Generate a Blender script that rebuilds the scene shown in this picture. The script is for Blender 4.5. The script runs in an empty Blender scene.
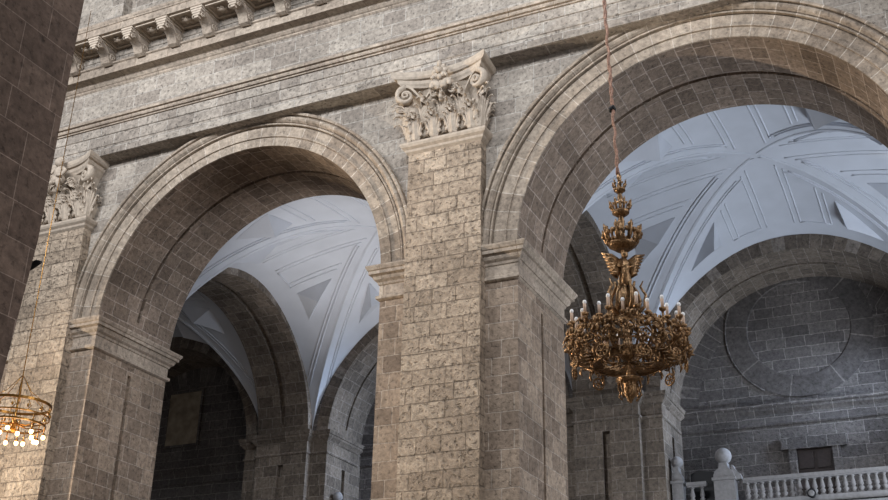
import bpy, math, random
from mathutils import Vector, Matrix
PI=math.pi; random.seed(7)
C=bpy.context.scene.collection
S=13.62                      # bay spacing
BC=-4.68                     # centre of the right-hand bay
PX=-11.49                    # main pier centre
RA=4.85; RO=5.9; ZS=12.1     # arch radius, extrados, springing height
WD=3.4                       # nave wall thickness
YO=13.56; YL=16.3            # outer aisle wall face, chapel back wall
YM=(WD+YO)/2
FL=-1.6                      # floor
# ------------------------------------------------------------------ mesh builder
class MB:
    def __init__(s): s.v=[]; s.f=[]; s.uv=[]; s.sm=[]
    def face(s,pts,uv=None,smooth=False):
        n=len(s.v); s.v+= [tuple(p) for p in pts]; s.f.append(tuple(range(n,n+len(pts))))
        s.uv.append(uv); s.sm.append(smooth)
    def grid(s,F,A,B,UV=None,smooth=True):
        n=len(s.v)
        for a in A:
            for b in B: s.v.append(tuple(F(a,b)))
        m=len(B)
        for i in range(len(A)-1):
            for j in range(m-1):
                s.f.append((n+i*m+j,n+(i+1)*m+j,n+(i+1)*m+j+1,n+i*m+j+1))
                s.uv.append([UV(A[i],B[j]),UV(A[i+1],B[j]),UV(A[i+1],B[j+1]),UV(A[i],B[j+1])] if UV else None)
                s.sm.append(smooth)
    def box(s,a,b):
        x0,y0,z0=a; x1,y1,z1=b
        p=[(x0,y0,z0),(x1,y0,z0),(x1,y1,z0),(x0,y1,z0),(x0,y0,z1),(x1,y0,z1),(x1,y1,z1),(x0,y1,z1)]
        for q in ((3,2,1,0),(4,5,6,7),(0,1,5,4),(1,2,6,5),(2,3,7,6),(3,0,4,7)): s.face([p[i] for i in q])
    def prism(s,prof,t0,t1,place,smooth=False,cap=True):
        """closed or open profile [(a,b)] swept from t0 to t1; place(a,b,t)->point"""
        n=len(prof)
        for i in range(n-1):
            s.face([place(*prof[i],t0),place(*prof[i],t1),place(*prof[i+1],t1),place(*prof[i+1],t0)],smooth=smooth)
        if cap:
            s.face([place(*p,t0) for p in prof]); s.face([place(*p,t1) for p in reversed(prof)])
    def loop(s,rings,closed=True,cap=False,smooth=True):
        n=len(s.v); m=len(rings[0])
        for r in rings: s.v+=[tuple(p) for p in r]
        for i in range(len(rings)-1):
            for j in range(m if closed else m-1):
                k=(j+1)%m
                s.f.append((n+i*m+j,n+i*m+k,n+(i+1)*m+k,n+(i+1)*m+j)); s.uv.append(None); s.sm.append(smooth)
        if cap:
            for q,r in ((0,1),(len(rings)-1,0)):
                ids=[n+q*m+j for j in range(m)]
                s.f.append(tuple(reversed(ids) if r else ids)); s.uv.append(None); s.sm.append(False)
    def lathe(s,prof,c=(0,0,0),n=20,smooth=True,lob=0,k=0):
        c=Vector(c)
        s.loop([[c+Vector((r*(1+lob*math.cos(k*2*PI*j/n))*math.cos(2*PI*j/n),r*(1+lob*math.cos(k*2*PI*j/n))*math.sin(2*PI*j/n),z)) for j in range(n)] for r,z in prof],smooth=smooth,cap=True)
    def ball(s,c,r,n=12,sc=(1,1,1)):
        c=Vector(c)
        s.loop([[c+Vector((sc[0]*r*math.sin(a)*math.cos(2*PI*j/n),sc[1]*r*math.sin(a)*math.sin(2*PI*j/n),sc[2]*r*math.cos(a))) for j in range(n)] for a in [PI*(i+.02)/(n//2+.04) for i in range(n//2+1)]],cap=True)
    def tube(s,pts,r,n=6,flat=None):
        pts=[Vector(p) for p in pts]; rings=[]
        up=None
        for i,p in enumerate(pts):
            d=(pts[min(i+1,len(pts)-1)]-pts[max(i-1,0)]).normalized()
            if up is None: up=d.orthogonal().normalized()
            up=(up-d*up.dot(d)).normalized(); w=d.cross(up)
            rr=r[i] if isinstance(r,(list,tuple)) else r
            rings.append([p+rr*(up*math.cos(2*PI*j/n)+w*math.sin(2*PI*j/n)) for j in range(n)])
        s.loop(rings,cap=True)
    def slotted(s,F,A,B,slot,depth,n=None,UV=None,smooth=True):
        """surface F(a,b,d) over A x B with a sunk channel slot=(a0,a1,b0,b1)"""
        a0,a1,b0,b1=slot
        AA=sorted(set(A+[a0,a1])); BB=sorted(set(B+[b0,b1]))
        for i in range(len(AA)-1):
            for j in range(len(BB)-1):
                am=(AA[i]+AA[i+1])/2; bm=(BB[j]+BB[j+1])/2
                d=depth if a0<am<a1 and b0<bm<b1 else 0
                q=[(AA[i],BB[j]),(AA[i+1],BB[j]),(AA[i+1],BB[j+1]),(AA[i],BB[j+1])]
                s.face([F(a,b,d) for a,b in q],[UV(a,b) for a,b in q] if UV else None,smooth)
        for A2,B2 in (([x for x in AA if a0<=x<=a1],(b0,)),([x for x in AA if a0<=x<=a1],(b1,))):
            for i in range(len(A2)-1): s.face([F(A2[i],B2[0],0),F(A2[i+1],B2[0],0),F(A2[i+1],B2[0],depth),F(A2[i],B2[0],depth)])
        B3=[x for x in BB if b0<=x<=b1]
        for a in (a0,a1):
            for i in range(len(B3)-1): s.face([F(a,B3[i],0),F(a,B3[i+1],0),F(a,B3[i+1],depth),F(a,B3[i],depth)])
    def build(s,name,mat,parent=None,merge=False):
        me=bpy.data.meshes.new(name); me.from_pydata(s.v,[],s.f)
        uvl=me.uv_layers.new(name='metres')
        for p,uv,sm in zip(me.polygons,s.uv,s.sm):
            p.use_smooth=sm
            if uv is None:
                n=p.normal; a=(abs(n.x),abs(n.y),abs(n.z)); k=a.index(max(a))
                for li in p.loop_indices:
                    co=me.vertices[me.loops[li].vertex_index].co
                    uvl.data[li].uv=((co.y,co.z),(co.x,co.z),(co.x,co.y))[k]
            else:
                for li,q in zip(p.loop_indices,uv): uvl.data[li].uv=q
        me.materials.append(mat)
        o=bpy.data.objects.new(name,me); C.objects.link(o)
        if parent is not None:
            o.parent=parent; o.matrix_parent_inverse=Matrix.Translation(-world_loc(parent))
        return o
def world_loc(o):
    v=Vector((0,0,0))
    # every parent here is unrotated: sum of own location and inherited inverse offsets
    p=o
    while p is not None:
        v+=p.location
        if p.parent is not None: v+=p.matrix_parent_inverse.translation
        p=p.parent
    return v
def thing(name,loc,label,cat,group=None):
    o=bpy.data.objects.new(name,None); o.empty_display_size=.3; C.objects.link(o); o.location=loc
    o['label']=label; o['category']=cat
    if group: o['group']=group
    return o
def tag(o,label,cat,group=None):
    o['label']=label; o['category']=cat
    if group: o['group']=group
    return o
def struct(o): o['kind']='structure'; return o
def children(o): return [c for c in list(C.objects) if c.parent==o]
def copy_tree(o,off=None,label=None,parent=None):
    c=o.copy(); C.objects.link(c)
    if parent is not None: c.parent=parent
    if off is not None: c.location=Vector(o.location)+Vector(off)
    if label: c['label']=label
    for ch in children(o):
        copy_tree(ch,None,None,c)
    return c
def lin(a,b,n): return [a+(b-a)*i/n for i in range(n+1)]
# ------------------------------------------------------------------ materials
def srgb(r,g,b): return tuple(((c/255)/12.92 if c/255<=.04045 else ((c/255+.055)/1.055)**2.4) for c in (r,g,b))+(1,)
def stone(name,c1,c2,mortar,bw=.82,rh=.44,ms=.016,pit=.5,bump=.6,rough=.9,offset=.5,seed=0,distort=.07,dist=.06):
    m=bpy.data.materials.new(name); m.use_nodes=True; nt=m.node_tree; N=nt.nodes; L=nt.links
    b=N['Principled BSDF']; b.inputs['Roughness'].default_value=rough; b.inputs['Specular IOR Level'].default_value=.25
    uv=N.new('ShaderNodeUVMap'); uv.uv_map='metres'
    ad=N.new('ShaderNodeVectorMath'); ad.operation='ADD'; ad.inputs[1].default_value=(seed*3.17+40,seed*.0+44*rh,0); L.new(uv.outputs[0],ad.inputs[0])
    ns=N.new('ShaderNodeTexNoise'); ns.inputs['Scale'].default_value=2.2; ns.inputs['Detail'].default_value=3; L.new(ad.outputs[0],ns.inputs['Vector'])
    sb=N.new('ShaderNodeVectorMath'); sb.operation='SUBTRACT'; sb.inputs[1].default_value=(.5,.5,.5); L.new(ns.outputs['Color'],sb.inputs[0])
    sc=N.new('ShaderNodeVectorMath'); sc.operation='SCALE'; sc.inputs['Scale'].default_value=distort; L.new(sb.outputs[0],sc.inputs[0])
    a2=N.new('ShaderNodeVectorMath'); L.new(ad.outputs[0],a2.inputs[0]); L.new(sc.outputs[0],a2.inputs[1])
    br=N.new('ShaderNodeTexBrick'); L.new(a2.outputs[0],br.inputs['Vector'])
    br.offset=offset; br.squash=.72; br.squash_frequency=3; br.offset_frequency=2
    br.inputs['Color1'].default_value=c1; br.inputs['Color2'].default_value=c2; br.inputs['Mortar'].default_value=mortar
    br.inputs['Scale'].default_value=1; br.inputs['Mortar Size'].default_value=ms; br.inputs['Mortar Smooth'].default_value=.4
    br.inputs['Bias'].default_value=0; br.inputs['Brick Width'].default_value=bw; br.inputs['Row Height'].default_value=rh
    tc=N.new('ShaderNodeNewGeometry')
    n1=N.new('ShaderNodeTexNoise'); n1.inputs['Scale'].default_value=.55; n1.inputs['Detail'].default_value=5; L.new(tc.outputs['Position'],n1.inputs['Vector'])
    n2=N.new('ShaderNodeTexNoise'); n2.inputs['Scale'].default_value=7; n2.inputs['Detail'].default_value=6; n2.inputs['Roughness'].default_value=.7; L.new(tc.outputs['Position'],n2.inputs['Vector'])
    n3=N.new('ShaderNodeTexNoise'); n3.inputs['Scale'].default_value=11; n3.inputs['Detail'].default_value=2; L.new(tc.outputs['Position'],n3.inputs['Vector'])
    def mr(src,f0,f1,t0,t1):
        r=N.new('ShaderNodeMapRange'); L.new(src,r.inputs[0]); r.inputs[1].default_value=f0; r.inputs[2].default_value=f1; r.inputs[3].default_value=t0; r.inputs[4].default_value=t1; return r.outputs[0]
    def mul(a,c):
        x=N.new('ShaderNodeMix'); x.data_type='RGBA'; x.blend_type='MULTIPLY'; x.inputs[0].default_value=1; L.new(a,x.inputs[6]); L.new(c,x.inputs[7]); return x.outputs[2]
    pits=mr(n3.outputs['Fac'],.30,.42,1-pit,1)
    col=mul(mul(mul(br.outputs['Color'],mr(n1.outputs['Fac'],.3,.7,.78,1.18)),mr(n2.outputs['Fac'],.3,.7,.58,1.36)),pits)
    L.new(col,b.inputs['Base Color'])
    h=N.new('ShaderNodeMath'); h.operation='MULTIPLY_ADD'; L.new(br.outputs['Fac'],h.inputs[0]); h.inputs[1].default_value=-.5
    h2=N.new('ShaderNodeMath'); h2.operation='MULTIPLY_ADD'; L.new(n2.outputs['Fac'],h2.inputs[0]); h2.inputs[1].default_value=.9; L.new(pits,h2.inputs[2])
    L.new(h2.outputs[0],h.inputs[2])
    bp=N.new('ShaderNodeBump'); bp.inputs['Strength'].default_value=bump; bp.inputs['Distance'].default_value=dist; L.new(h.outputs[0],bp.inputs['Height'])
    L.new(bp.outputs[0],b.inputs['Normal'])
    return m
def plain(name,col,rough=.8,metal=0,noise=.25,scale=6,bump=.2,emit=None,es=0):
    m=bpy.data.materials.new(name); m.use_nodes=True; nt=m.node_tree; N=nt.nodes; L=nt.links
    b=N['Principled BSDF']; b.inputs['Roughness'].default_value=rough; b.inputs['Metallic'].default_value=metal
    g=N.new('ShaderNodeNewGeometry'); n=N.new('ShaderNodeTexNoise'); n.inputs['Scale'].default_value=scale; n.inputs['Detail'].default_value=5; L.new(g.outputs['Position'],n.inputs['Vector'])
    r=N.new('ShaderNodeMapRange'); L.new(n.outputs['Fac'],r.inputs[0]); r.inputs[1].default_value=.3; r.inputs[2].default_value=.7; r.inputs[3].default_value=1-noise; r.inputs[4].default_value=1+noise
    x=N.new('ShaderNodeMix'); x.data_type='RGBA'; x.blend_type='MULTIPLY'; x.inputs[0].default_value=1; x.inputs[6].default_value=col; L.new(r.outputs[0],x.inputs[7]); L.new(x.outputs[2],b.inputs['Base Color'])
    bp=N.new('ShaderNodeBump'); bp.inputs['Strength'].default_value=bump; bp.inputs['Distance'].default_value=.03; L.new(n.outputs['Fac'],bp.inputs['Height']); L.new(bp.outputs[0],b.inputs['Normal'])
    if emit: b.inputs['Emission Color'].default_value=emit; b.inputs['Emission Strength'].default_value=es
    return m
c=srgb
M=dict(
 wall=stone('pitted limestone blocks',c(172,162,150),c(142,132,122),c(184,176,166),bw=1.05,rh=.46,ms=.016,pit=.45,bump=.7),
 pil=stone('pilaster limestone',c(186,168,148),c(158,141,123),c(140,125,109),bw=.92,rh=.43,ms=.016,pit=.35,bump=1.0,seed=3,distort=.07,dist=.12),
 jamb=stone('jamb limestone',c(158,140,122),c(124,108,94),c(170,156,142),bw=.66,rh=.46,ms=.014,pit=.35,bump=.7,seed=5,distort=.04),
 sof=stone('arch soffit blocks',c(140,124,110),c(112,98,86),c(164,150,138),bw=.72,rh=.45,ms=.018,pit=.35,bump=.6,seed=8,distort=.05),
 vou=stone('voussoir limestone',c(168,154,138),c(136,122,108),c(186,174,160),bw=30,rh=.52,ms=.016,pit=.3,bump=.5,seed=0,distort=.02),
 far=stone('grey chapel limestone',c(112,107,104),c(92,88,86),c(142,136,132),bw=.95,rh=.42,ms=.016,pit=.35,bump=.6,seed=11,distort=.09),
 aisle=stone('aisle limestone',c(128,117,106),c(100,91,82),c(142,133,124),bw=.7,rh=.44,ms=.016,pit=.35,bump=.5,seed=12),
 ring=stone('medallion ring stone',c(98,93,90),c(90,86,84),c(128,122,118),bw=30,rh=.95,ms=.018,pit=.3,bump=.4,seed=0,distort=.05),
 fore=stone('brown limestone of near pier',c(112,96,86),c(90,76,68),c(136,120,110),bw=.72,rh=.455,ms=.008,pit=.35,bump=.5,seed=2,distort=.012),
 carve=plain('carved limestone',c(174,160,144),.85,0,.16,9,.35),
 mould=stone('moulded limestone',c(172,158,142),c(150,136,122),c(128,114,100),bw=1.3,rh=30,ms=.014,pit=.25,bump=.4,seed=0,distort=.02),
 plaster=plain('white vault plaster',c(196,200,208),.9,0,.05,1.2,.08),
 bal=plain('pale balustrade stone',c(140,138,138),.8,0,.14,9,.2),
 wood=plain('dark door wood',c(46,34,30),.6,0,.25,12,.2),
 gold=plain('aged gilt bronze',c(138,108,76),.28,.72,.6,26,.6),
 brass=plain('polished brass',c(150,108,54),.3,.9,.2,20,.2),
 rope=plain('rust coloured hanging rod',c(150,116,98),.6,.3,.5,30,.3),
 candle=plain('ivory candle tube',c(196,170,150),.6,0,.12,10,.1),
 tip=plain('white glass candle tip',c(240,240,240),.35,0,.02,10,0),
 black=plain('black metal',c(18,18,22),.5,.2,.1,8,.1),
 plaque=plain('worn plaque stone',c(150,138,120),.85,0,.3,3,.3),
 bulb=plain('glowing bulb',c(255,220,160),.4,0,0,5,0,emit=(1,.62,.25,1),es=9),
 floor=plain('stone floor',c(112,102,92),.6,0,.1,1,.1),
)
# ------------------------------------------------------------------ piers
ZI=12.16
def ring_profile_box(mb,x0,x1,y0,y1,prof):
    """moulding running round a rectangle; prof=[(out,z)]"""
    mb.loop([[(x0-o,y0-o,z),(x1+o,y0-o,z),(x1+o,y1+o,z),(x0-o,y1+o,z)] for o,z in prof],cap=True,smooth=False)
IMP=[(.0,11.22),(.05,11.24),(.09,11.27),(.09,11.35),(.03,11.37),(.02,11.40),(.02,11.66),(.05,11.68),(.07,11.74),(.14,11.80),(.17,11.86),(.18,11.92),(.25,11.93),(.25,12.02),(.28,12.04),(.32,12.12),(.32,ZI),(.0,ZI)]
def slot_face(mb,axis,const,a0,a1,z0,z1,s0,s1,sz0,sz1,depth,sgn):
    if axis=='x': F=lambda a,b,d:(const-sgn*d,a,b)
    else: F=lambda a,b,d:(a,const-sgn*d,b)
    mb.slotted(F,[a0,a1],[z0,z1],(s0,s1,sz0,sz1),depth,smooth=False)
def leaf(mb,origin,out,w,h,proj,lobes=4,curl=.35):
    """acanthus leaf: origin base centre, out unit vector, side vector horizontal"""
    out=Vector(out).normalized(); side=Vector((0,0,1)).cross(out); O=Vector(origin)
    NS,NT=22,12
    def F(i,j,back=0):
        s=i/NS; t=-1+2*j/NT
        lob=1-.26*abs(math.sin(lobes*PI*(s*.98+.02*abs(t))))*min(1,s*3+.4)
        ww=w*.5*(.72+.40*math.sin(PI*min(1,s*1.15)))*lob
        if s>.86: ww*=math.sqrt(max(0,1-((s-.86)/.15)**2))*.92+.08
        cs=.66
        if s<cs: z=h*s/cs*.84; o=proj*.35*(s/cs)**1.5
        else:
            a=(s-cs)/(1-cs)*PI*1.05; r=h*curl*.42
            z=h*.84+r*math.sin(a)*.9; o=proj*.35+(proj*.62)*(1-math.cos(a))/2
        flute=.032*math.cos(t*PI*5)+.05*(1-abs(t))**3+.06*(1-t*t)
        o+=flute*(.6+s*.5)-.10*abs(t)**2+.03*math.sin(lobes*2*PI*s)*abs(t)
        o-=back*.05
        return O+out*o+side*(ww*t)+Vector((0,0,z))
    mb.grid(lambda i,j:F(i,j),list(range(NS+1)),list(range(NT+1)))
    mb.grid(lambda i,j:F(i,j,1),list(range(NS+1)),list(range(NT+1)))
def fingers(mb,origin,out,w,h,proj):
    out=Vector(out).normalized(); side=Vector((0,0,1)).cross(out); O=Vector(origin)
    for k in (-3,-2,-1,0,1,2,3):
        f=abs(k)/3; H=h*(1-.42*f**1.3); pts=[]; rad=[]
        for i in range(13):
            s=i/12; sp=(k/3)*w*.5*(.35+.75*s**1.6)
            if s<.7: z=H*s/.7*.88; o=.05+proj*.30*(s/.7)**1.4+.05*(1-f)
            else:
                a=(s-.7)/.3*PI*.95; z=H*.88+H*.12*math.sin(a); o=.05+proj*.30+.05*(1-f)+proj*.36*(1-math.cos(a))*(1-.35*f)
            pts.append(O+out*o+side*sp+Vector((0,0,z))); rad.append(.020+.028*math.sin(PI*min(1,s*1.05))*(1.2-.3*f))
        mb.tube(pts,rad,6)
    for sx in (-1,1):
        for q in (.3,.55,.78): mb.ball(O+out*(.06+proj*.3*q)+side*(sx*w*.5*(.5+.5*q))+Vector((0,0,h*q*.8)),.05,6,(1,1,1.4))
def volute(mb,c,d,r0,width,flip=1,turns=2.1,drop=None):
    """spiral band; c centre, d horizontal unit direction the scroll faces out along"""
    d=Vector(d).normalized(); n=Vector((0,0,1)).cross(d); c=Vector(c)
    k=44; pts=[]
    for i in range(k+1):
        a=i/k*turns*2*PI; r=r0*math.exp(-a*.16)
        pts.append((c+d*(r*math.sin(a))+Vector((0,0,r*math.cos(a))),r))
    rings=[]
    for i,(p,r) in enumerate(pts):
        rad=(p-c).normalized(); th=.17*r+.012; wd=width*(.75+.4*i/k)
        rings.append([p+rad*th+n*wd/2,p+rad*th*1.25,p+rad*th-n*wd/2,p-rad*th-n*wd/2,p-rad*th+n*wd/2])
    mb.loop(rings,cap=True)
    mb.ball(c,r0*.28,10)
    # stalk running back down to the bell
    st=[]
    for i in range(11):
        s=i/10
        q=c+Vector((0,0,r0))-d*(s*r0*1.9)+Vector((0,0,-(s**1.7)*r0*2.3))
        st.append(q)
    rings=[]
    for i,p in enumerate(st):
        th=.045; wd=width*(.75-.35*i/10); rings.append([p+Vector((0,0,th))+n*wd/2,p+Vector((0,0,th))-n*wd/2,p-Vector((0,0,th))-n*wd/2,p-Vector((0,0,th))+n*wd/2])
    mb.loop(rings,cap=True,smooth=False)
def capital(parent,xc,figure,z0=15.3,zt=17.72):
    pw=1.085; yf=-.33
    b=MB()
    b.loop([[(xc-pw-o,yf-o,z),(xc+pw+o,yf-o,z),(xc+pw+o,0,z),(xc-pw-o,0,z)] for o,z in
            [(-.02,15.62),(-.13,16.0),(-.15,16.7),(-.02,17.15),(.10,17.3)]],cap=True,smooth=False)
    cap=b.build('capital',M['carve'],parent)
    a=MB()
    a.loop([[(xc-pw-o,yf-o,z),(xc+pw+o,yf-o,z),(xc+pw+o,0,z),(xc-pw-o,0,z)] for o,z in
            [(0,15.28),(.07,15.34),(.09,15.40),(.16,15.46),(.19,15.52),(.19,15.58),(.12,15.62),(0,15.63)]],cap=True,smooth=False)
    a.build('astragal',M['carve'],cap)
    def L(o,d,w,h,p,**k):
        l=MB(); leaf(l,o,d,w*.8,h*.93,p*.7,**k); fingers(l,o,d,w,h,p); return l.build('acanthus_leaf',M['carve'],cap)
    for i in range(4): L((xc-.84+.56*i,yf-.02,15.62),(0,-1,0),.52,.78,.36)
    for i in range(3): L((xc-.56+.56*i,yf+.06,15.75),(0,-1,0),.54,1.20,.52)
    for sx in (-1,1):
        L((xc+sx*1.02,yf+.02,15.62),(sx*.7,-.7,0),.56,1.22,.50)
        L((xc+sx*1.0,-.14,15.62),(sx,0,0),.34,.78,.30)
        v=MB(); volute(v,(xc+sx*1.10,yf-.26,17.0),(sx*.9,-.35,0),.31,.30); v.build('volute',M['carve'],cap)
        v=MB(); volute(v,(xc+sx*.30,yf-.14,17.0),(-sx,0,0),.15,.14,turns=1.6); v.build('inner_scroll',M['carve'],cap)
    # abacus with hollowed front
    ab=MB(); prof=[(-.20,17.27),(-.17,17.33),(-.12,17.38),(-.10,17.48),(-.02,17.50),(.03,17.56),(.04,17.64),(.02,zt)]
    hw=1.38
    U=lin(-1,1,24)
    def plan(u,o):
        x=(hw+o)*u; y=-(.56+.36*abs(u)**2.2)-o*.9
        return x,y
    rings=[]
    for o,z in prof:
        row=[(xc-hw-o+.04,0,z)]
        for u in U:
            x,y=plan(u,o); row.append((xc+x,y,z))
        row+=[(xc+hw+o-.04,0,z)]
        rings.append(row)
    ab.loop(rings,cap=True,smooth=False); ab.build('abacus',M['carve'],cap)
    f=MB()
    if figure:
        f.ball((xc,-.80,17.62),.15,12,(1,1,1.1)); f.ball((xc,-.72,17.28),.2,12,(1,.8,1.25)); f.ball((xc,-.74,17.0),.24,12,(1.15,.8,.8))
        for sx in (-1,1):
            f.tube([(xc+sx*.14,-.76,17.42),(xc+sx*.34,-.82,17.25),(xc+sx*.30,-.92,17.05),(xc+sx*.12,-.94,17.05)],[.07,.065,.055,.05],8)
            f.tube([(xc+sx*.1,-.76,16.95),(xc+sx*.22,-.95,16.8),(xc+sx*.2,-.8,16.55)],[.09,.08,.05],8)
        for k in range(7): a=k/6*PI; f.ball((xc+.13*math.cos(a),-.78,17.66+.12*math.sin(a)),.06,8)
        f.build('carved_figure',M['carve'],cap)
    else:
        for k in range(8):
            a=2*PI*k/8; f.ball((xc+.15*math.cos(a),-.74,17.50+.17*math.sin(a)),.09,8,(1,.8,1))
        f.ball((xc,-.80,17.5),.1,10); f.tube([(xc,-.62,16.6),(xc,-.66,17.35)],.05,8)
        for sx in(-1,1): f.tube([(xc+sx*i*.03,-.68-.012*i,17.35+.1*math.sin(i*.5)) for i in range(9)],.045,6)
        f.ball((xc,-.78,17.72),.09,8,(.8,.8,1.3))
        f.build('fleuron',M['carve'],cap)
        g=MB()
        for sx in (-1,1): g.tube([(xc+sx*(.02+.25*math.sin(s*PI*.6)),-.62-.06*s,17.02+.18*math.sin(s*PI)) for s in lin(0,1,8)],[.1,.12,.12,.11,.1,.09,.08,.07,.05],8)
        g.build('festoon',M['carve'],cap)
pier_labels=['bulky stone pier with a carved figure on its capital, half behind the near pier','central stone pier with tall warm-lit pilaster and leafy capital','stone pier of the arcade right of the big chandelier, outside the frame']
piers=[]
for n,k in enumerate((-1,0,1)):
    xc=PX+S*k; hx=1.96
    t=thing('stone_pier',(xc,WD/2,FL),pier_labels[n],'pier','arcade piers of the nave')
    b=MB()
    b.face([(xc-hx,0,FL),(xc+hx,0,FL),(xc+hx,0,11.3),(xc-hx,0,11.3)]); b.face([(xc-hx,WD,FL),(xc+hx,WD,FL),(xc+hx,WD,ZI),(xc-hx,WD,ZI)])
    b.face([(xc-hx,0,11.3),(xc+hx,0,11.3),(xc+hx,0,ZI),(xc-hx,0,ZI)])
    for sg in (-1,1): slot_face(b,'x',xc+sg*hx,0,WD,FL,ZI,1.63,1.77,-1,10.9,.14,sg)
    b.build('shaft',M['jamb'],t)
    p=MB(); p.box((xc-1.085,-.33,FL),(xc+1.085,0,15.35)); p.build('pilaster',M['pil'],t)
    a=MB(); a.box((xc-1.2,WD,FL),(xc+1.2,WD+.3,ZI)); a.build('aisle_pilaster',M['aisle'],t)
    i=MB(); ring_profile_box(i,xc-hx,xc+hx,0,WD,IMP); i.build('impost_molding',M['mould'],t)
    capital(t,xc,k==-1)
    piers.append(t)
# ------------------------------------------------------------------ nave wall, arches
def polar_wall(mb,xc,y,R,z1,half,side=0):
    ang=sorted(set([PI*i/48 for i in range(49)]+[math.atan2(z1-ZS,half),PI-math.atan2(z1-ZS,half)]))
    def outer(a):
        ca,sa=math.cos(a),math.sin(a)
        t=min(half/abs(ca) if abs(ca)>1e-6 else 1e9,(z1-ZS)/sa if sa>1e-6 else 1e9)
        return (xc+t*ca,y,ZS+t*sa)
    for i in range(len(ang)-1):
        a,b=ang[i],ang[i+1]
        P=[(xc+R*math.cos(a),y,ZS+R*math.sin(a)),outer(a),outer(b),(xc+R*math.cos(b),y,ZS+R*math.sin(b))]
        mb.face(P,[(p[0],p[2]) for p in P])
w=MB()
for k in (-2,-1,0,1): polar_wall(w,BC+S*k,0,5.5,18.0,S/2)
for k in (-2,-1,0,1): polar_wall(w,BC+S*k,WD,RA,18.0,S/2)
X0,X1=BC-2.5*S,BC+1.5*S
w.box((X0,.02,17.95),(X1,WD,30)) 
struct(w.build('wall_nave',M['wall']))
def arch_surface(mb,xc,R,y0,y1,slot=True,axis='x',cy=0,depth=.12,sw=.065):
    """soffit of a round arch; axis 'x': opening spans x; 'y': opening spans y"""
    A=[PI*i/64 for i in range(65)]
    if axis=='x': F=lambda a,b,d:(xc+(R+d)*math.cos(a),b,ZS+(R+d)*math.sin(a))
    else: F=lambda a,b,d:(b,cy+(R+d)*math.cos(a),ZS+(R+d)*math.sin(a))
    UV=lambda a,b:(b,a*R)
    m=(y0+y1)/2
    if slot: mb.slotted(F,A,[y0,y1],(.115,PI-.115,m-sw,m+sw),depth,UV=UV)
    else: mb.grid(lambda a,b:F(a,b,0),A,[y0,y1],UV)
def archivolt(mb,xc,prof,y_sign=-1,y0=0):
    A=[PI*i/64 for i in range(65)]
    for i in range(len(prof)-1):
        (r0,p0),(r1,p1)=prof[i],prof[i+1]
        F=lambda a,j:(xc+((r0,r1)[j])*math.cos(a),y0+y_sign*((p0,p1)[j]),ZS+((r0,r1)[j])*math.sin(a))
        mb.grid(F,A,[0,1],lambda a,j:(3+((r0,r1)[j])*.02,a*5.3),smooth=True)
ARV=[(RA,0),(RA,.05),(5.13,.055),(5.135,.10),(5.18,.10),(5.185,.06),(5.47,.08),(5.475,.03),(5.51,.03),(5.515,.15),(5.56,.15),(5.565,.10),(5.59,.10),(5.60,.14),(5.65,.20),(5.70,.225),(5.75,.21),(5.785,.14),(5.81,.14),(5.815,.23),(5.86,.24),(5.90,.22),(5.90,0)]
arch_labels=['arch','round stone arch on the left framing a white vault corner','big round stone arch on the right above the gilt chandelier','arch']
for n,k in enumerate((-2,-1,0,1)):
    xc=BC+S*k
    if k in(-2,1): lab='nave arch cut off outside the picture, '+('far left behind the near pier' if k==-2 else 'beyond the right edge')
    else: lab=arch_labels[n]
    t=thing('stone_arch',(xc,WD/2,ZS),lab,'arch','round arches of the nave arcade')
    a=MB(); archivolt(a,xc,ARV); a.build('archivolt',M['vou'],t)
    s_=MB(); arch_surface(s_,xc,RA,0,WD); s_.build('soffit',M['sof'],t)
# ------------------------------------------------------------------ entablature
def sweep_x(name,prof,mat,parent,x0=X0,x1=X1):
    b=MB(); b.prism(prof,x0,x1,lambda y,z,t:(t,y,z)); return b.build(name,mat,parent)
ent=thing('stone_entablature',(PX,-.5,17.7),'long carved stone entablature running along the wall above both arches','entablature')
sweep_x('architrave',[(.05,17.70),(-.50,17.70),(-.50,18.02),(-.53,18.04),(-.53,18.40),(-.57,18.42),(-.57,18.76),(.05,18.76)],M['wall'],ent)
sweep_x('taenia_molding',[(0,18.72),(-.62,18.72),(-.62,18.77),(-.68,18.775),(-.70,18.82),(-.70,18.88),(-.77,18.885),(-.77,18.98),(-.45,19.03),(0,19.03)],M['mould'],ent)
sweep_x('frieze',[(.05,19.0),(-.45,19.0),(-.45,20.5),(.05,20.5)],M['wall'],ent)
sweep_x('bed_molding',[(0,20.34),(-.46,20.34),(-.50,20.38),(-.50,20.42),(-.54,20.44),(-.60,20.50),(-.62,20.55),(-.92,20.56),(-.92,20.86),(-.98,20.88),(-.98,20.93),(-.90,20.95),(0,20.95)],M['mould'],ent)
sweep_x('modillion_band',[(0,20.93),(-.84,20.93),(-.84,21.18),(-.87,21.19),(-.88,21.430),(0,21.430)],M['wall'],ent)
sweep_x('corona',[(0,21.420),(-1.83,21.420),(-1.83,21.670),(-1.87,21.680),(-1.87,21.720),(-1.91,21.750),(-1.93,21.810),(0,21.850)],M['mould'],ent)
mod_src=None
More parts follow.
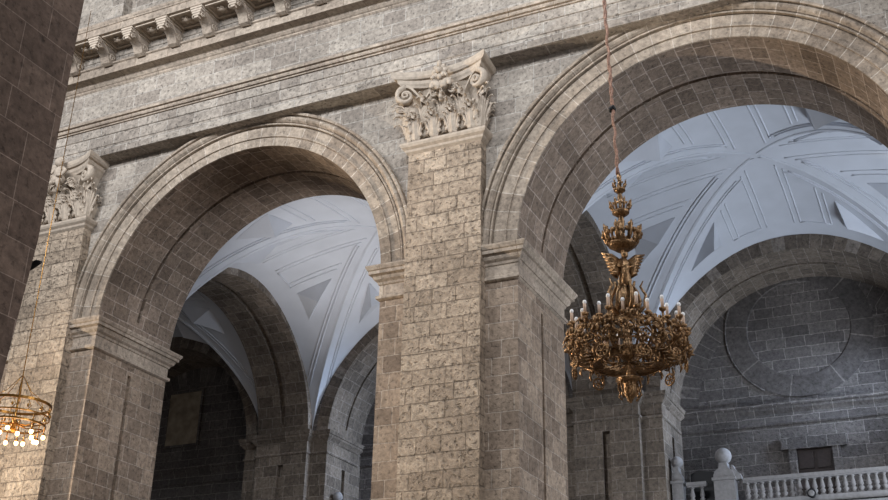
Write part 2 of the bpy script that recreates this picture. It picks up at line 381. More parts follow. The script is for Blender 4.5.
def modillion(x):
    b=MB(); hw=.17
    top=[(-.86,21.420),(-1.62,21.420)]
    prof=[(-.84,21.420),(-1.72,21.420),(-1.74,21.290),(-1.66,21.210),(-1.52,21.210),(-1.38,21.180),(-1.26,21.110),(-1.2,21.030),(-1.12,20.84),(-1.0,20.80),(-.9,20.84),(-.84,21.030)]
    b.prism([(y,z) for y,z in prof],x-hw,x+hw,lambda y,z,t:(t,y,z))
    o=b.build('modillion',M['mould'],ent)
    c_=MB(); c_.box((x-hw-.05,-1.80,21.350),(x+hw+.05,-.86,21.422))
    for k_,(w_,z_) in enumerate(((.2,21.270),(.165,21.190),(.125,21.110),(.07,21.030))): c_.box((x-w_,-1.78+.015*k_,z_),(x+w_,-1.60+.0*k_,z_+.075))
    for sx in (-1,1):
        c_.tube([(x+sx*hw,-1.64+.10*math.cos(a)*(1-a/9),21.13+.1*math.sin(a)*(1-a/9)) for a in lin(0,7.5,18)],.018,5)
        c_.tube([(x+sx*hw,-1.03+.14*math.cos(a)*(1-a/9),21.050+.14*math.sin(a)*(1-a/9)) for a in lin(0,7.5,18)],.022,5)
        c_.tube([(x+sx*hw,-1.60,21.370),(x+sx*hw,-1.4,21.330),(x+sx*hw,-1.2,21.12),(x+sx*hw,-1.05,21.190)],.02,5)
    c_.build('scroll_leaf',M['carve'],o)
    return o
for i in range(20):
    x=-23.56+1.362*(i-2); modillion(x)
    r=MB(); xm=x+.681
    r.box((xm-.40,-1.72,21.380),(xm+.40,-1.66,21.422)); r.box((xm-.40,-1.06,21.380),(xm+.40,-1.0,21.422)); r.box((xm-.40,-1.66,21.380),(xm-.34,-1.06,21.422)); r.box((xm+.34,-1.66,21.380),(xm+.40,-1.06,21.422))
    r.ball((xm,-1.36,21.400),.13,10,(1,1,.5))
    for q in range(6): r.ball((xm+.13*math.cos(q*PI/3),-1.36+.13*math.sin(q*PI/3),21.400),.07,6,(1,1,.5))
    r.build('coffer_rosette',M['carve'],ent)
for n,k in enumerate((-1,0,1)):
    xc=PX+S*k-.1; b=MB(); b.box((xc-1.25,-.35,21.7),(xc+1.25,.02,30)); b.box((xc-1.55,-.5,21.7),(xc+1.55,.02,22.3))
    tag(b.build('clerestory_pilaster',M['wall']),['pale pilaster standing on the cornice at the top left','upper pilaster over the central pier, above the picture','upper pilaster right of the picture'][n],'pilaster','upper pilasters above the cornice')
# ------------------------------------------------------------------ aisle: transverse arches, vaults, outer wall
for n,k in enumerate((-2,-1,0,1)):
    xc=PX+S*k
    if k>-2 or True:
        t=thing('transverse_arch',(xc,YM,ZS),['far transverse aisle arch in the deepest shadow','dark brick-patterned transverse arch seen through the left nave arch','dim transverse aisle arch behind the chandelier crown','transverse aisle arch beyond the right edge'][n],'arch','transverse arches across the aisle')
        a=MB(); RT=YO-.3-YM
        arch_surface(a,0,RT,xc-1.2,xc+1.2,True,'y',YM,.14,.12); a.build('soffit',M['aisle'],t)
        f=MB()
        for sx in (-1.2,1.2):
            f.grid(lambda a_,r:(xc+sx,YM+r*math.cos(a_),ZS+r*math.sin(a_)),[PI*i/48 for i in range(49)],[RT,5.25],lambda a_,r:(3+r*.02,a_*RT))
        f.build('voussoir_face',M['aisle'],t)
VA=5.61; VB=YO-YM
def vault_pt(bc,u,v,d=0):
    m=min(abs(u),abs(v)); h=6.02-u*u*.94-v*v*.62+max(0,u*u*v*v*.0)
    p=Vector((bc+VA*u,YM+VB*v,ZS+h*math.sqrt(max(0,1-m*m))))
    if d: p+=(Vector((bc,YM,ZS+.5))-p).normalized()*d
    return p
WEBS=[lambda r,s:(s*r,r),lambda r,s:(s*r,-r),lambda r,s:(r,s*r),lambda r,s:(-r,s*r)]
vlab={-2:'dim plastered vault glimpsed past the dark arch, deepest in the aisle',-1:'grey-white plaster vault seen through the left nave arch',0:'bright bluish-white star-patterned plaster vault under the big right arch',1:'plaster vault of the aisle bay beyond the right edge'}
for k in (-2,-1,0,1):
    bc=BC+S*k
    t=thing('groin_vault',(bc,YM,ZS),vlab[k],'vault','plaster vaults over the aisle')
    b=MB()
    for W in WEBS: b.grid(lambda r,s:vault_pt(bc,*W(math.sin(r*PI/2),math.sin(s*PI/2))),lin(0,1,26),lin(-1,1,36))
    b.build('web',M['plaster'],t)
    if k==1: continue
    r_=MB()
    for W in WEBS:
        for off in (-.30,-.265,-.12,-.085,.085,.12,.265,.30):
            rs=lin(abs(off)*1.55+.02,.86,18)
            r_.tube([vault_pt(bc,*W(r,off/r),.0) for r in rs],.034,5)
        for r_end,offs in ((.86,(-.30,-.12)),(.86,(.12,.30))):
            r_.tube([vault_pt(bc,*W(r_end,o/r_end),.012) for o in lin(offs[0],offs[1],5)],.036,5)
        for dl in (.09,.12):
            for sg in (-1,1):
                r_.tube([vault_pt(bc,*W(r,sg*(1-dl/r)),.012) for r in lin(.24,.99,26)],.034,5)
    r_.build('plaster_fillets',M['plaster'],t)
    # a raised band along each arris
    g_=MB()
    for su in (-1,1):
        for sv in (-1,1):
            rows=[]
            for r in lin(.03,.995,40):
                w_=.018
                rows.append([vault_pt(bc,su*max(r-w_,0),sv*r,.0),vault_pt(bc,su*max(r-w_,0),sv*r,.02),vault_pt(bc,su*r,sv*r,.03),vault_pt(bc,su*r,sv*max(r-w_,0),.02),vault_pt(bc,su*r,sv*max(r-w_,0),.0)])
            g_.loop(rows,closed=False,smooth=False)
    g_.build('arris_band',M['plaster'],t)
    for W in WEBS:
        for sg in (-1,1):
            T=[(.36,.56),(.37,.84),(.58,.85)]
            pb=MB(); N_=8
            cu=sum(q[0] for q in T)/3; cv=sum(q[1] for q in T)/3
            for e in range(3):
                (u1,v1),(u2,v2)=T[e],T[(e+1)%3]
                def P(i,j):
                    a,b_=i/N_,j/N_; c_=1-a-b_
                    u=a*u1+b_*u2+c_*cu; v=a*v1+b_*v2+c_*cv
                    return vault_pt(bc,*W(v,sg*u/v),.03+.56*c_)
                for i in range(N_):
                    for j in range(N_-i):
                        pb.face([P(i,j),P(i+1,j),P(i,j+1)])
                        if i+j<N_-1: pb.face([P(i+1,j),P(i+1,j+1),P(i,j+1)])
                for i in range(N_):
                    f0,f1=i/N_,(i+1)/N_; q=[]
                    for f_,d_ in ((f0,.03),(f1,.03),(f1,-.05),(f0,-.05)):
                        u=u1+(u2-u1)*f_; v=v1+(v2-v1)*f_; q.append(vault_pt(bc,*W(v,sg*u/v),d_))
                    pb.face(q)
            pb.build('raised_pyramid',M['plaster'],t)
# outer aisle wall and chapels
w=MB()
for k in (-2,-1,0,1): polar_wall(w,BC+S*k,YO,5.3,18.6,S/2)
struct(w.build('wall_aisle',M['far']))
FI=[(0,11.52),(.05,11.54),(.06,11.60),(.01,11.62),(.01,11.92),(.06,11.95),(.10,12.0),(.18,12.08),(.18,12.14),(.22,12.16),(.24,12.24),(0,12.26)]
CIMP=[(.0,11.36),(.05,11.38),(.06,11.46),(.01,11.48),(.01,11.86),(.06,11.90),(.10,11.96),(.18,12.04),(.18,12.12),(.22,12.14),(.24,12.28),(0,12.30)]
plab={-2:'farthest aisle pier lost in shadow',-1:'dark aisle pier at the foot of the left white vault corner, daylit on one side',0:'grey aisle pier with a bluish daylit side, just behind the hanging chandelier',1:'aisle pier beyond the right edge'}
for k in (-2,-1,0,1):
    xc=PX+S*k; hx=1.96
    t=thing('aisle_pier',(xc,YO+1.3,FL),plab[k],'pier','piers along the outer aisle wall')
    b=MB()
    b.face([(xc-hx,YO,FL),(xc+hx,YO,FL),(xc+hx,YO,ZS+.2),(xc-hx,YO,ZS+.2)])
    ym=(YO+YL)/2
    for sg in (-1,1): slot_face(b,'x',xc+sg*hx,YO,YL,FL,ZS+.2,ym-.13,ym+.13,-1,11.0,.14,sg)
    b.build('shaft',M['aisle'],t)
    p=MB(); yp=YO-.3
    slot_face(p,'y',yp,xc-1.2,xc+1.2,FL,ZS+.2,xc-.16,xc+.13,-1,11.0,.2,-1)
    for sx in (-1.2,1.2): p.face([(xc+sx,yp,FL),(xc+sx,YO,FL),(xc+sx,YO,ZS+.2),(xc+sx,yp,ZS+.2)])
    p.build('pilaster',M['aisle'],t)
    i=MB(); ring_profile_box(i,xc-hx,xc+hx,YO,YL-.3,CIMP); i.build('impost_molding',M['aisle'],t)
    i=MB(); ring_profile_box(i,xc-1.2,xc+1.2,yp,YO+.4,CIMP); i.build('pilaster_impost',M['aisle'],t)
clab={-2:'shadowy chapel arch with a pale plaque on the wall inside it',-1:'chapel arch partly hidden by the central pier',0:'chapel arch on the right around the round stone medallion',1:'chapel arch beyond the right edge'}
for k in (-2,-1,0,1):
    xc=BC+S*k
    t=thing('chapel_arch',(xc,YO+1,ZS),clab[k],'arch','chapel arches in the outer aisle wall')
    a=MB(); archivolt(a,xc,[(RA,0),(RA,.04),(5.38,.04),(5.38,0)],-1,YO); a.build('voussoir_ring',M['aisle'],t)
    s_=MB(); arch_surface(s_,xc,RA,YO,YL,True,depth=.08)
    s_.build('soffit',M['aisle'],t)
w=MB(); w.box((X0,YL,FL),(X1,YL+.6,19)); struct(w.build('wall_chapel',M['far']))
for k in (-2,-1,0):
    b=MB(); xa,xb=BC+S*k-RA,BC+S*k+RA
    b.prism([(YL+.05,11.42),(YL-.06,11.44),(YL-.08,11.50),(YL-.02,11.53),(YL-.02,11.86),(YL-.06,11.92),(YL-.14,12.0),(YL-.14,12.08),(YL-.2,12.12),(YL-.22,12.22),(YL+.05,12.26)],xa,xb,lambda y,z,t:(t,y,z))
    tag(b.build('string_course',M['far']),{-2:'stone string course below the pale plaque, deep in shadow',-1:'stone string course on the chapel wall beside the central pier',0:'stone string course running under the round medallion'}[k],'string course','string courses on the chapel walls')
    # blind arch band on the lunette
    a=MB(); A=[PI*i/48 for i in range(49)]
    xc=BC+S*k
    for r0,r1,y0,y1 in ((4.15,4.15,YL+.0,YL-.012),(4.15,RA,YL-.012,YL-.012)):
        a.grid(lambda t_,j:(xc+(r0,r1)[j]*math.cos(t_),(y0,y1)[j],12.1+(r0,r1)[j]*math.sin(t_)),A,[0,1],lambda t_,j:(3+(r0,r1)[j]*.02,t_*4.5))
    tag(a.build('blind_arch_band',M['far']),{-2:'flat curved stone band on the wall above the pale plaque',-1:'flat curved stone band inside the half-hidden chapel arch',0:'flat curved stone band framing the round medallion'}[k],'stone band','curved bands on the chapel lunettes')
# medallion
med=thing('round_medallion',(-4.95,YL,15.02),'large blind round stone medallion high on the right chapel wall','medallion')
a=MB(); A=[2*PI*i/72 for i in range(73)]
for r0,r1,d0,d1 in ((2.62,2.62,-.0,.05),(2.62,1.86,.05,.05),(1.86,1.82,.05,.02),(1.82,1.82,.02,-.0)):
    a.grid(lambda t_,j:(-4.95+(r0,r1)[j]*math.cos(t_),YL-(d0,d1)[j],15.02+(r0,r1)[j]*math.sin(t_)),A,[0,1],lambda t_,j:(3+(r0,r1)[j]*.02,t_*2.3*.55),smooth=False)
a.build('ring',M['ring'],med)
a=MB(); 
for i in range(48):
    t0,t1=2*PI*i/48,2*PI*(i+1)/48
    a.face([(-4.95,YL-.025,15.02),(-4.95+1.83*math.cos(t0),YL-.025,15.02+1.83*math.sin(t0)),(-4.95+1.83*math.cos(t1),YL-.025,15.02+1.83*math.sin(t1))])
a.build('disc',M['far'],med)
# dark moulded ring line on the lower left, as a half-round bead
b=MB(); b.tube([(-4.95+2.66*math.cos(t_),YL-.03,15.02+2.66*math.sin(t_)) for t_ in lin(PI*.78,PI*1.32,24)],.035,6); b.build('bead',M['far'],med)
# plaque
pq=thing('stone_plaque',(-32.65,YL,14.5),'pale rectangular plaque in the shadow seen through the left arch','plaque')
b=MB(); b.box((-33.55,YL-.07,13.3),(-31.75,YL,15.78)); b.build('panel',M['plaque'],pq)
b=MB()
for q in ((-33.65,13.2,-31.65,13.3),(-33.65,15.78,-31.65,15.88),(-33.65,13.3,-33.55,15.78),(-31.75,13.3,-31.65,15.78)): b.box((q[0],YL-.12,q[1]),(q[2],YL,q[3]))
b.build('frame',M['far'],pq)
# chapel door
d=struct(bpy.data.objects.new('door_1',None)); C.objects.link(d); d.location=(-4.88,YL,8.3)
b=MB(); dz=10.5
b.box((-5.50,YL-.02,8.3),(-4.28,YL,dz)); b.build('leaf',M['wood'],d)
b=MB()
for i in range(2):
    for j in range(3):
        x=-5.42+i*.6; z=8.4+j*.70
        b.box((x,YL-.07,z),(x+.46,YL-.02,z+.58))
b.build('raised_panels',M['wood'],d)
b=MB(); b.box((-5.76,YL-.14,8.3),(-5.50,YL,dz)); b.box((-4.28,YL-.14,8.3),(-4.02,YL,dz)); b.box((-6.0,YL-.16,dz),(-3.78,YL,dz+.42)); b.build('door_frame',M['far'],d)
# tribune floor + balustrade
YB=14.2
def rail(name,x0,x1,first,label,parent=None):
    t=thing('stone_balustrade',((x0+x1)/2,YB,8.1),label,'balustrade')
    b=MB(); b.box((x0,YB-.14,9.02),(x1,YB+.14,9.13)); b.box((x0,YB-.1,8.97),(x1,YB+.1,9.02)); b.build('handrail',M['bal'],t)
    b=MB(); b.box((x0,YB-.14,8.18),(x1,YB+.14,8.38)); b.build('plinth',M['bal'],t)
    n=int((x1-x0)/.237); src=None
    for i in range(n):
        x=x0+(i+.5)*(x1-x0)/n
        if src is None:
            m=MB(); m.lathe([(.085,8.38),(.085,8.44),(.05,8.46),(.085,8.52),(.09,8.56),(.06,8.60),(.05,8.62),(.085,8.66),(.08,8.70),(.042,8.90),(.04,8.92),(.07,8.93),(.07,8.97)],(x,YB,0),10)
            src=m.build('baluster',M['bal'],t)
        else:
            q=src.copy(); C.objects.link(q); q.location=(x-(x0+.5*(x1-x0)/n),0,0)
    return t
def post(x,w,r,label,group,blabel):
    t=thing('balustrade_post',(x,YB,8.1),label,'post',group)
    b=MB(); b.box((x-w/2,YB-.22,8.1),(x+w/2,YB+.22,9.1)); b.build('block',M['bal'],t)
    b=MB(); b.box((x-w/2-.05,YB-.26,9.1),(x+w/2+.05,YB+.26,9.2)); b.build('post_cap',M['bal'],t)
    b=MB(); b.prism([(x-w*.5,9.2),(x-w*.5,9.28),(x-w*.42,9.42),(x-w*.24,9.5),(x-w*.2,9.62),(x-w*.2,9.70),(x+w*.2,9.70),(x+w*.2,9.62),(x+w*.24,9.5),(x+w*.42,9.42),(x+w*.5,9.28),(x+w*.5,9.2)],YB-.2,YB+.2,lambda x,z,t:(x,t,z)); b.build('neck',M['bal'],t)
    b=MB(); b.ball((x,YB,9.70+r*.93),r,20)
    tag(b.build('stone_ball',M['bal']),blabel,'finial',group+' balls')
    return t
rail('b',-8.97,-8.3,0,'short piece of pale stone balustrade between the two ball posts')
rail('b',-7.05,.17,0,'long pale stone balustrade at the lower right, in front of the small dark door')
post(-9.27,.36,.21,'narrow post beside the daylit side of the aisle pier, at the balustrade end','balustrade posts','smaller stone ball, half against the daylit side of the aisle pier')
post(-7.66,.70,.285,'broad balustrade post left of the long railing','balustrade posts','larger round stone ball crowning the broad balustrade post')
b=MB()
for i in range(1): 
    b.prism([(-7.39,9.1),(-7.39,9.62),(-7.33,9.60),(-7.30,9.5),(-7.22,9.38),(-7.12,9.30),(-7.08,9.2),(-7.08,9.1)],YB-.14,YB+.14,lambda x,z,t:(x,t,z))
tag(b.build('scroll_bracket',M['bal']),'curved stone bracket against the right side of the broad balustrade post','bracket')
w=MB(); w.box((BC-RA,YB-.3,7.7),(BC+RA,YL,8.1)); struct(w.build('trim_1',M['bal']))
# second bay's balustrade glimpsed with its ball
w=MB(); w.box((BC-S-RA,YB-.3,7.7),(BC-S+RA,YL,8.1)); struct(w.build('trim_2',M['bal']))
x=-9.27-S
t=thing('balustrade_post',(x,YB,8.1),'narrow stone post in the left aisle bay, low beside the daylit pier face','post')
b=MB(); b.box((x-.18,YB-.22,8.1),(x+.18,YB+.22,9.1)); b.build('block',M['bal'],t)
b=MB(); b.lathe([(.15,9.1),(.14,9.25),(.07,9.40),(.07,9.52),(.1,9.56)],(x,YB,0),16); b.build('neck',M['bal'],t)
b=MB(); b.ball((x,YB,9.74),.20,20); tag(b.build('stone_ball',M['bal']),'small stone ball low in the left aisle bay, next to the central pier','finial')
# dark box and spotlight on the tribune
t=thing('dark_case',(-8.55,YB+.9,8.1),'black angular case on the tribune between the two stone balls','case')
b=MB(); b.prism([(-8.95,9.15),(-8.95,9.55),(-8.65,9.68),(-8.05,9.55),(-8.05,9.15)],YB+.5,YB+1.2,lambda x,z,t:(x,t,z)); b.build('body',M['black'],t)
b=MB(); b.box((-8.9,YB+.55,8.1),(-8.1,YB+1.15,9.15)); b.build('stand',M['black'],t)
t=thing('spotlight',(-4.85,YB-.2,8.3),'small round spotlight fixed on the base of the long balustrade','spotlight')
b=MB(); b.loop([[(-4.85+r*math.cos(2*PI*j/16),y,8.40+r*math.sin(2*PI*j/16)) for j in range(16)] for r,y in ((.06,YB-.15),(.13,YB-.2),(.15,YB-.38),(.12,YB-.38))],cap=True); b.build('housing',M['black'],t)
b=MB(); b.ball((-4.85,YB-.38,8.40),.10,12,(1,.3,1)); b.build('lens',M['bal'],t)
# ------------------------------------------------------------------ near pier and floor
t=thing('stone_pier',(-11.5,-16.95,FL),'dark brown near pier cutting off the left edge of the view','pier','near arcade piers')
b=MB(); b.loop([[(-13.45,-18.7,z),(-9.55,-18.7,z),(-9.55,y,z),(-13.45,y,z)] for z,y in ((FL,-15.42),(3.8,-15.42),(5.6,-15.28),(ZI+.2,-15.27))],cap=True,smooth=False); b.build('shaft',M['fore'],t)
b=MB(); b.box((-12.6,-15.29,FL),(-10.4,-14.96,15.3)); b.build('pilaster',M['fore'],t)
b=MB(); ring_profile_box(b,-13.45,-9.55,-18.7,-15.29,IMP); b.build('impost_molding',M['fore'],t)
t=thing('metal_hook',(-9.7,-15.2,5.3),'small dark metal hook on the edge of the near brown pier','hook')
b=MB(); b.tube([(-9.75,-15.29,5.28),(-9.72,-15.2,5.30),(-9.62,-15.17,5.36),(-9.52,-15.2,5.34)],[.045,.05,.04,.015],8); b.build('hook',M['black'],t)
f=MB(); f.box((-45,-34,FL-.3),(25,YL,FL)); struct(f.build('floor',M['floor']))
# ------------------------------------------------------------------ big chandelier
CH=Vector((-4.64,-7.6,0)); HZ=6.05
t=thing('gilt_chandelier',(CH.x,CH.y,HZ),'large ornate gilt crown chandelier with candles hanging in front of the right arch','chandelier')
def loc(r,a,z): return (CH.x+r*math.cos(a),CH.y+r*math.sin(a),z)
def ringband(mb,R,z0,z1,th=.03,n=48,wob=0,k=0):
    mb.loop([[loc(r,2*PI*j/n,z+wob*math.cos(k*2*PI*j/n)) for j in range(n)] for r,z in ((R,z0),(R+th,z0),(R+th,z1),(R,z1),(R,z0))],smooth=False)
b=MB()
ringband(b,.52,5.87,6.00,.03); ringband(b,.55,5.85,5.88,.025); ringband(b,.55,5.98,6.01,.025); ringband(b,.88,6.30,6.35,.025); ringband(b,.84,6.02,6.05,.02)
b.loop([[loc(r,2*PI*j/40,z) for j in range(40)] for r,z in ((.54,5.87),(.44,5.91),(.44,5.94),(.54,5.91),(.54,5.87))],smooth=False)
for i in range(8):
    a=2*PI*i/8; b.tube([loc(.03,a,5.9),loc(.3,a,5.86),loc(.57,a,5.87)],.014,5); b.tube([loc(.58,a,5.93),loc(.75,a,5.98),loc(.88,a,6.3)],.018,5)
hoop=b.build('hoop',M['gold'],t)
def crown(z,R,h,n,name):
    m=MB(); ringband(m,R*.72,z,z+h*.16,.02,24)
    m.lathe([(R*.4,z-h*.25),(R*.7,z-h*.05),(R*.76,z),(R*.6,z+.01)],(CH.x,CH.y,0),20,lob=.06,k=8)
    for i in range(n):
        a=2*PI*i/n; 
        m.tube([loc(R*.74,a,z+h*.1),loc(R*.92,a,z+h*.4),loc(R*1.05,a,z+h*.75),loc(R*1.12,a,z+h)],[R*.10,R*.16,R*.10,R*.04],6)
        for dz,da in ((.55,.22),(.55,-.22),(.8,0)): m.ball(loc(R*1.0,a+da,z+h*dz),R*.17,6)
        a2=a+PI/n; m.tube([loc(R*.76,a2,z+h*.1),loc(R*.86,a2,z+h*.4)],R*.07,5); m.ball(loc(R*.88,a2,z+h*.45),R*.1,6)
    return m.build(name,M['gold'],t)
crown(7.95,.30,.34,8,'crown'); crown(8.55,.17,.24,7,'crown'); crown(8.98,.11,.20,6,'crown')
# stem
b=MB(); b.lathe([(.02,5.5),(.05,5.7),(.04,5.95),(.10,6.0),(.12,6.1),(.05,6.2),(.06,6.5),(.03,6.9),(.03,8.0),(.07,8.05),(.03,8.2),(.06,8.4),(.03,8.5),(.03,8.75),(.05,8.85),(.02,8.95),(.03,9.2),(.045,9.25),(.015,9.32)],(CH.x,CH.y,0),14); b.build('stem',M['gold'],t)
# ribbed cage
b=MB()
for i in range(10):
    a=2*PI*i/10; b.tube([loc(r,a,z) for r,z in ((.08,6.72),(.20,6.78),(.25,6.92),(.21,7.08),(.14,7.2),(.17,7.28))],.022,6)
b.lathe([(.02,6.66),(.12,6.70),(.16,6.74),(.04,6.76)],(CH.x,CH.y,0),16)
b.lathe([(.13,6.76),(.17,6.9),(.14,7.08),(.10,7.2)],(CH.x,CH.y,0),16,lob=.08,k=8)
for i in range(5):
    a=2*PI*i/5+.3; b.tube([loc(.16,a,6.7),loc(.3,a,6.85),loc(.33,a,7.05),loc(.25,a,7.2),loc(.30,a,7.3)],[.03,.03,.025,.02,.01],6)
b.build('ribbed_cage',M['gold'],t)
# angels with wings (two back to back)
for sd,ang in ((1,PI*.5+.5),(-1,-PI*.5+.5)):
    ux,uy=math.cos(ang),math.sin(ang); sx,sy=-uy,ux
    def q(o,s,z): return (CH.x+ux*o+sx*s,CH.y+uy*o+sy*s,z)
    m=MB(); m.ball(q(.14,0,7.72),.055,10,(1,1,1.2)); m.tube([q(.12,0,7.66),q(.13,0,7.55),q(.12,0,7.42),q(.13,0,7.25),q(.12,0,7.18)],[.03,.075,.06,.085,.05],10)
    for s in (-1,1): m.tube([q(.13,s*.06,7.6),q(.2,s*.13,7.5),q(.24,s*.05,7.46)],[.028,.024,.018],7)
    ang_o=m.build('angel_figure',M['gold'],t)
    for s in (-1,1):
        w_=MB()
        for i in range(7):
            f_=i/6; base=q(.07,s*(.05+.05*f_),7.62-.22*f_); tip_=q(.0,s*(.36-.14*f_),7.80-.36*f_); mid=tuple((a_+b_)/2+(0,0,.03)[j] for j,(a_,b_) in enumerate(zip(base,tip_)))
            w_.tube([base,mid,tip_],[.03,.04,.012],6)
        w_.build('wing',M['gold'],ang_o)
# S-arms with candles, scroll foliage
rnd=random.Random(3)
NC=26
for i in range(NC):
    a=2*PI*i/NC+.1; up=(i%2)*.05
    m=MB()
    R=.90 if i%2 else .80; zt=6.46+up
    m.tube([loc(.58,a,5.97),loc(.74,a,5.95),loc(.88,a,6.02),loc(.93,a,6.12),loc(.85,a,6.22),loc(R,a,6.34),loc(R,a,zt)],[.022,.022,.02,.022,.02,.02,.02],6)
    m.lathe([(.02,zt-.04),(.055,zt-.01),(.06,zt+.02),(.02,zt+.03)],loc(R,a,0),10)
    for j in range(20):
        th=a+rnd.uniform(-.15,.15); rr=rnd.uniform(.74,.98); z=rnd.uniform(6.02,6.44)
        m.ball(loc(rr,th,z),rnd.uniform(.02,.045),6,(rnd.uniform(.6,1.3),rnd.uniform(.6,1.3),rnd.uniform(.7,1.6)))
    for j in range(8):
        th=a+rnd.uniform(-.13,.13); rr=rnd.uniform(.82,.96); z=rnd.uniform(5.98,6.40); r=rnd.uniform(.035,.06)
        m.tube([loc(rr,th+r*math.cos(p)*1.1,z+r*math.sin(p)) for p in lin(0,5.2,9)],.012,5)
    arm=m.build('candle_arm',M['gold'],t)
    m=MB(); m.lathe([(.026,zt+.02),(.026,zt+.17),(.02,zt+.175)],loc(R,a,0),8); cd=m.build('candle',M['candle'],t)
    m=MB(); m.ball(loc(R,a,zt+.20),.034,8,(1,1,1.25)); m.build('bulb',M['tip'],cd)
# outer spiky foliage
m=MB()
for i in range(44):
    a=2*PI*i/44; z=6.12+rnd.uniform(-.2,.28); r=.92
    m.tube([loc(r,a,z),loc(r+.06,a+.02,z+.05),loc(r+.11,a,z+.02+rnd.uniform(-.08,.08))],[.025,.03,.008],5)
    m.ball(loc(r-.02,a+.05,6.30+rnd.uniform(-.03,.08)),.04,6)
    a+=.07; rq=.56 if i%2 else .86; m.tube([loc(rq,a,5.98),loc(rq+.03,a,5.90),loc(rq,a,5.82+rnd.uniform(-.04,.04))],[.02,.025,.01],5)
m.build('scroll_foliage',M['gold'],t)
for i in range(9):
    a=2*PI*i/9+.35; r=.90; z0=5.84-.03*(i%2); R=.095
    m=MB(); tx,ty=-math.sin(a),math.cos(a); c0=loc(r,a,z0)
    m.tube([(c0[0]+tx*R*math.cos(p),c0[1]+ty*R*math.cos(p),c0[2]+R*math.sin(p)) for p in lin(0,2*PI,18)],.016,6)
    for q_ in range(6):
        p=q_*PI/3; m.tube([c0,(c0[0]+tx*R*math.cos(p),c0[1]+ty*R*math.cos(p),c0[2]+R*math.sin(p))],.011,5)
    m.ball(c0,.028,8); m.tube([loc(r,a,z0+R),loc(r,a,6.06)],.010,5)
    m.build('spoked_wheel',M['gold'],t)
# suspension rods from cage to hoop
m=MB()
for i in range(6):
    a=2*PI*i/6+.2; m.tube([loc(.12,a,6.72),loc(.3,a,6.5),loc(.5,a,6.25),loc(.60,a,5.94)],.018,6)
m.build('stay_rods',M['gold'],t)
# lower pendant
m=MB(); m.lathe([(.03,5.66),(.20,5.64),(.22,5.61),(.12,5.58),(.10,5.52),(.11,5.44),(.09,5.36),(.04,5.30),(.03,5.27),(.01,5.24)],(CH.x,CH.y,0),18,lob=.05,k=6)
for i in range(6):
    a=i*PI/3; m.tube([loc(.16,a,5.6),loc(.19,a,5.5),loc(.15,a,5.42),loc(.18,a,5.36),loc(.13,a,5.31)],.018,5)
m.build('pendant',M['gold'],t)
m=MB()
ch=[]
for i in range(150):
    f_=i/149; ch.append((CH.x-.015-.40*f_*1.0+0,CH.y,9.30+f_*17))
m.tube([(p[0]+.018*math.cos(i*1.7),p[1]+.018*math.sin(i*1.7),p[2]) for i,p in enumerate(ch)],.024,6)
m.tube([(p[0]-.02*math.cos(i*1.3),p[1]-.02*math.sin(i*1.3),p[2]) for i,p in enumerate(ch)],.02,6)
m.build('chain',M['rope'],t)
m=MB()
for i in range(6): m.ball((CH.x-.06+.03*math.cos(i*1.4),CH.y+.03*math.sin(i*1.4),10.62+.02*math.sin(i*2)),.045,8)
m.build('chain_knot',M['black'],t)
# ------------------------------------------------------------------ lit chandelier at the left edge
LX,LY=-19.05,-6.3
LC=Vector((LX,LY,0)); LZ=6.70
t=thing('brass_chandelier',(LX,LY,LZ),'lit brass ring chandelier with glowing bulbs at the left edge','chandelier')
def ll(r,a,z): return (LC.x+r*math.cos(a),LC.y+r*math.sin(a),z)
def hoopL(R,z0,z1,name):
    m=MB(); n=40
    m.loop([[ll(r,2*PI*j/n,z) for j in range(n)] for r,z in ((R,z0),(R+.02,z0),(R+.02,z1),(R,z1),(R,z0))],smooth=False)
    m.build(name,M['brass'],t)
hoopL(.72,7.19,7.25,'upper_hoop'); hoopL(.72,6.93,6.96,'middle_hoop'); hoopL(.66,6.74,6.78,'lower_hoop')
m=MB(); m.lathe([(.02,6.6),(.08,6.66),(.05,6.75),(.1,6.8),(.03,6.9),(.025,7.6),(.012,8.0),(.008,18)],(LX,LY,0),10)
for i in range(6):
    a=2*PI*i/6+.2; m.tube([ll(.03,a,6.8),ll(.3,a,6.74),ll(.66,a,6.8)],.014,5); m.tube([ll(.72,a,7.2),ll(.3,a,7.5),ll(.02,a,7.9)],.008,5)
m.build('stem',M['brass'],t)
for i in range(16):
    a=2*PI*i/16+.25; r=.66 if i%2 else .48; z=6.52 if i%2 else 6.46
    m=MB(); m.tube([ll(r,a,6.96 if i%2 else 6.78),ll(r,a,z+.05)],.012,6); m.lathe([(.03,z+.03),(.035,z+.07),(.015,z+.1)],ll(r,a,0),8); lh=m.build('lamp_holder',M['brass'],t)
    m=MB(); m.ball(ll(r,a,z),.046,10,(1,1,1.2)); m.build('bulb',M['bulb'],lh)
m=MB()
for i in range(14):
    a=2*PI*i/14; m.ball(ll(.73,a,7.05),.03,6,(1,1,1.6)); m.tube([ll(.72,a,6.95),ll(.72,a+.1,7.05),ll(.72,a,7.18)],.01,5)
m.build('filigree',M['brass'],t)
# ------------------------------------------------------------------ camera
R=[(0.9040964,0.42688576,0.01944846),(-0.16406051,0.3887661,-0.90661186),(-0.3945806,0.8164738,0.42151713)]
cam=bpy.data.cameras.new('camera'); co=bpy.data.objects.new('camera',cam); C.objects.link(co)
cam.sensor_width=36; cam.lens=1119.756/888*36; cam.clip_end=300
m=Matrix(((R[0][0],-R[1][0],-R[2][0],0),(R[0][1],-R[1][1],-R[2][1],-24),(R[0][2],-R[1][2],-R[2][2],0),(0,0,0,1)))
co.matrix_world=m; bpy.context.scene.camera=co
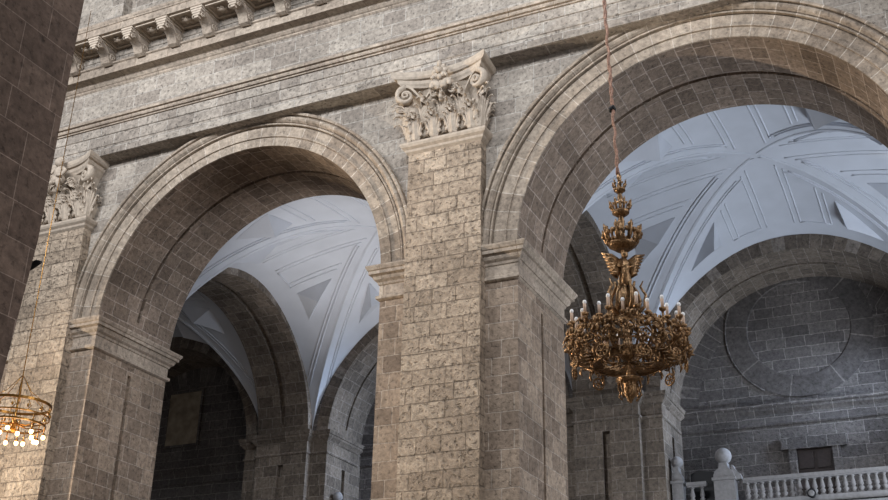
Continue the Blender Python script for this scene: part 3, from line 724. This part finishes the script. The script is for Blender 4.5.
# ------------------------------------------------------------------ light
def area(name,loc,target,size,power,col,sy=None):
    l=bpy.data.lights.new(name,'AREA'); l.energy=power; l.color=col; l.size=size
    if sy: l.shape='RECTANGLE'; l.size_y=sy
    o=bpy.data.objects.new(name,l); C.objects.link(o); o.location=loc
    o.rotation_euler=(Vector(target)-Vector(loc)).to_track_quat('-Z','Y').to_euler(); return o
# daylight from unseen clerestory windows, assumed on the opposite side of the nave
area('assumed_clerestory_light',(-8,-15.2,22),(-12,0,18),8,2100,(.88,.93,1),2.5)
area('assumed_clerestory_light',(-24,-15.2,22),(-24,0,18),8,2400,(.92,.95,1),2.5)
# assumed warm floodlight, unseen, far down the nave on the left
l=bpy.data.lights.new('assumed_flood_lamp','SPOT'); l.energy=40000; l.color=(1,.84,.65); l.spot_size=math.radians(38); l.spot_blend=.7; l.shadow_soft_size=.35
o=bpy.data.objects.new('assumed_flood_lamp',l); C.objects.link(o); o.location=(-44,-8.5,5); o.rotation_euler=(Vector((-8,-1,9.5))-o.location).to_track_quat('-Z','Y').to_euler()
# added fill that brightens the near pier, no real lamp stands here
area('near_pier_fill',(2,-22,4),(-12,-16,4),3,420,(1,.92,.86))
# assumed daylight from the right, its nave and chapel windows unseen
area('assumed_nave_light',(14,-9,15),(-10,1,9),6,1700,(.90,.93,1),9)
area('aisle_fill',(5.2,8.5,4),(-6,8.5,15),3,1500,(.78,.87,1),5)  # added fill inside the aisle for assumed daylight, no window here
for k in (0,-1):
    w_=area('assumed_chapel_light',(-.1+S*k,14.9,12.6),(-9.5+S*k,14.7,10.5),1.3,170,(.60,.75,1),3); w_.data.spread=math.radians(75)  # side window of each chapel is assumed, none is built
# added upward fill spot to brighten the left vault, no known fixture
l=bpy.data.lights.new('vault_fill','SPOT'); l.energy=7000; l.color=(1,.95,.92); l.spot_size=math.radians(46); l.spot_blend=1; l.shadow_soft_size=.6
o=bpy.data.objects.new('vault_fill',l); C.objects.link(o); o.location=(-17.5,8,-1)
o.rotation_euler=(Vector((-18.3,9,18))-o.location).to_track_quat('-Z','Y').to_euler()
p=bpy.data.lights.new('bulb_glow','POINT'); p.energy=40; p.color=(1,.6,.25); p.shadow_soft_size=.4
po=bpy.data.objects.new('bulb_glow',p); C.objects.link(po); po.location=(LX,LY,6.5)
wd=bpy.data.worlds.new('World'); bpy.context.scene.world=wd; wd.use_nodes=True
bg=wd.node_tree.nodes['Background']; bg.inputs[0].default_value=(.80,.80,.82,1); bg.inputs[1].default_value=.09
vs=bpy.context.scene.view_settings; vs.view_transform='Standard'; vs.look='None'; vs.exposure=.3; vs.gamma=1; vs.use_curve_mapping=False
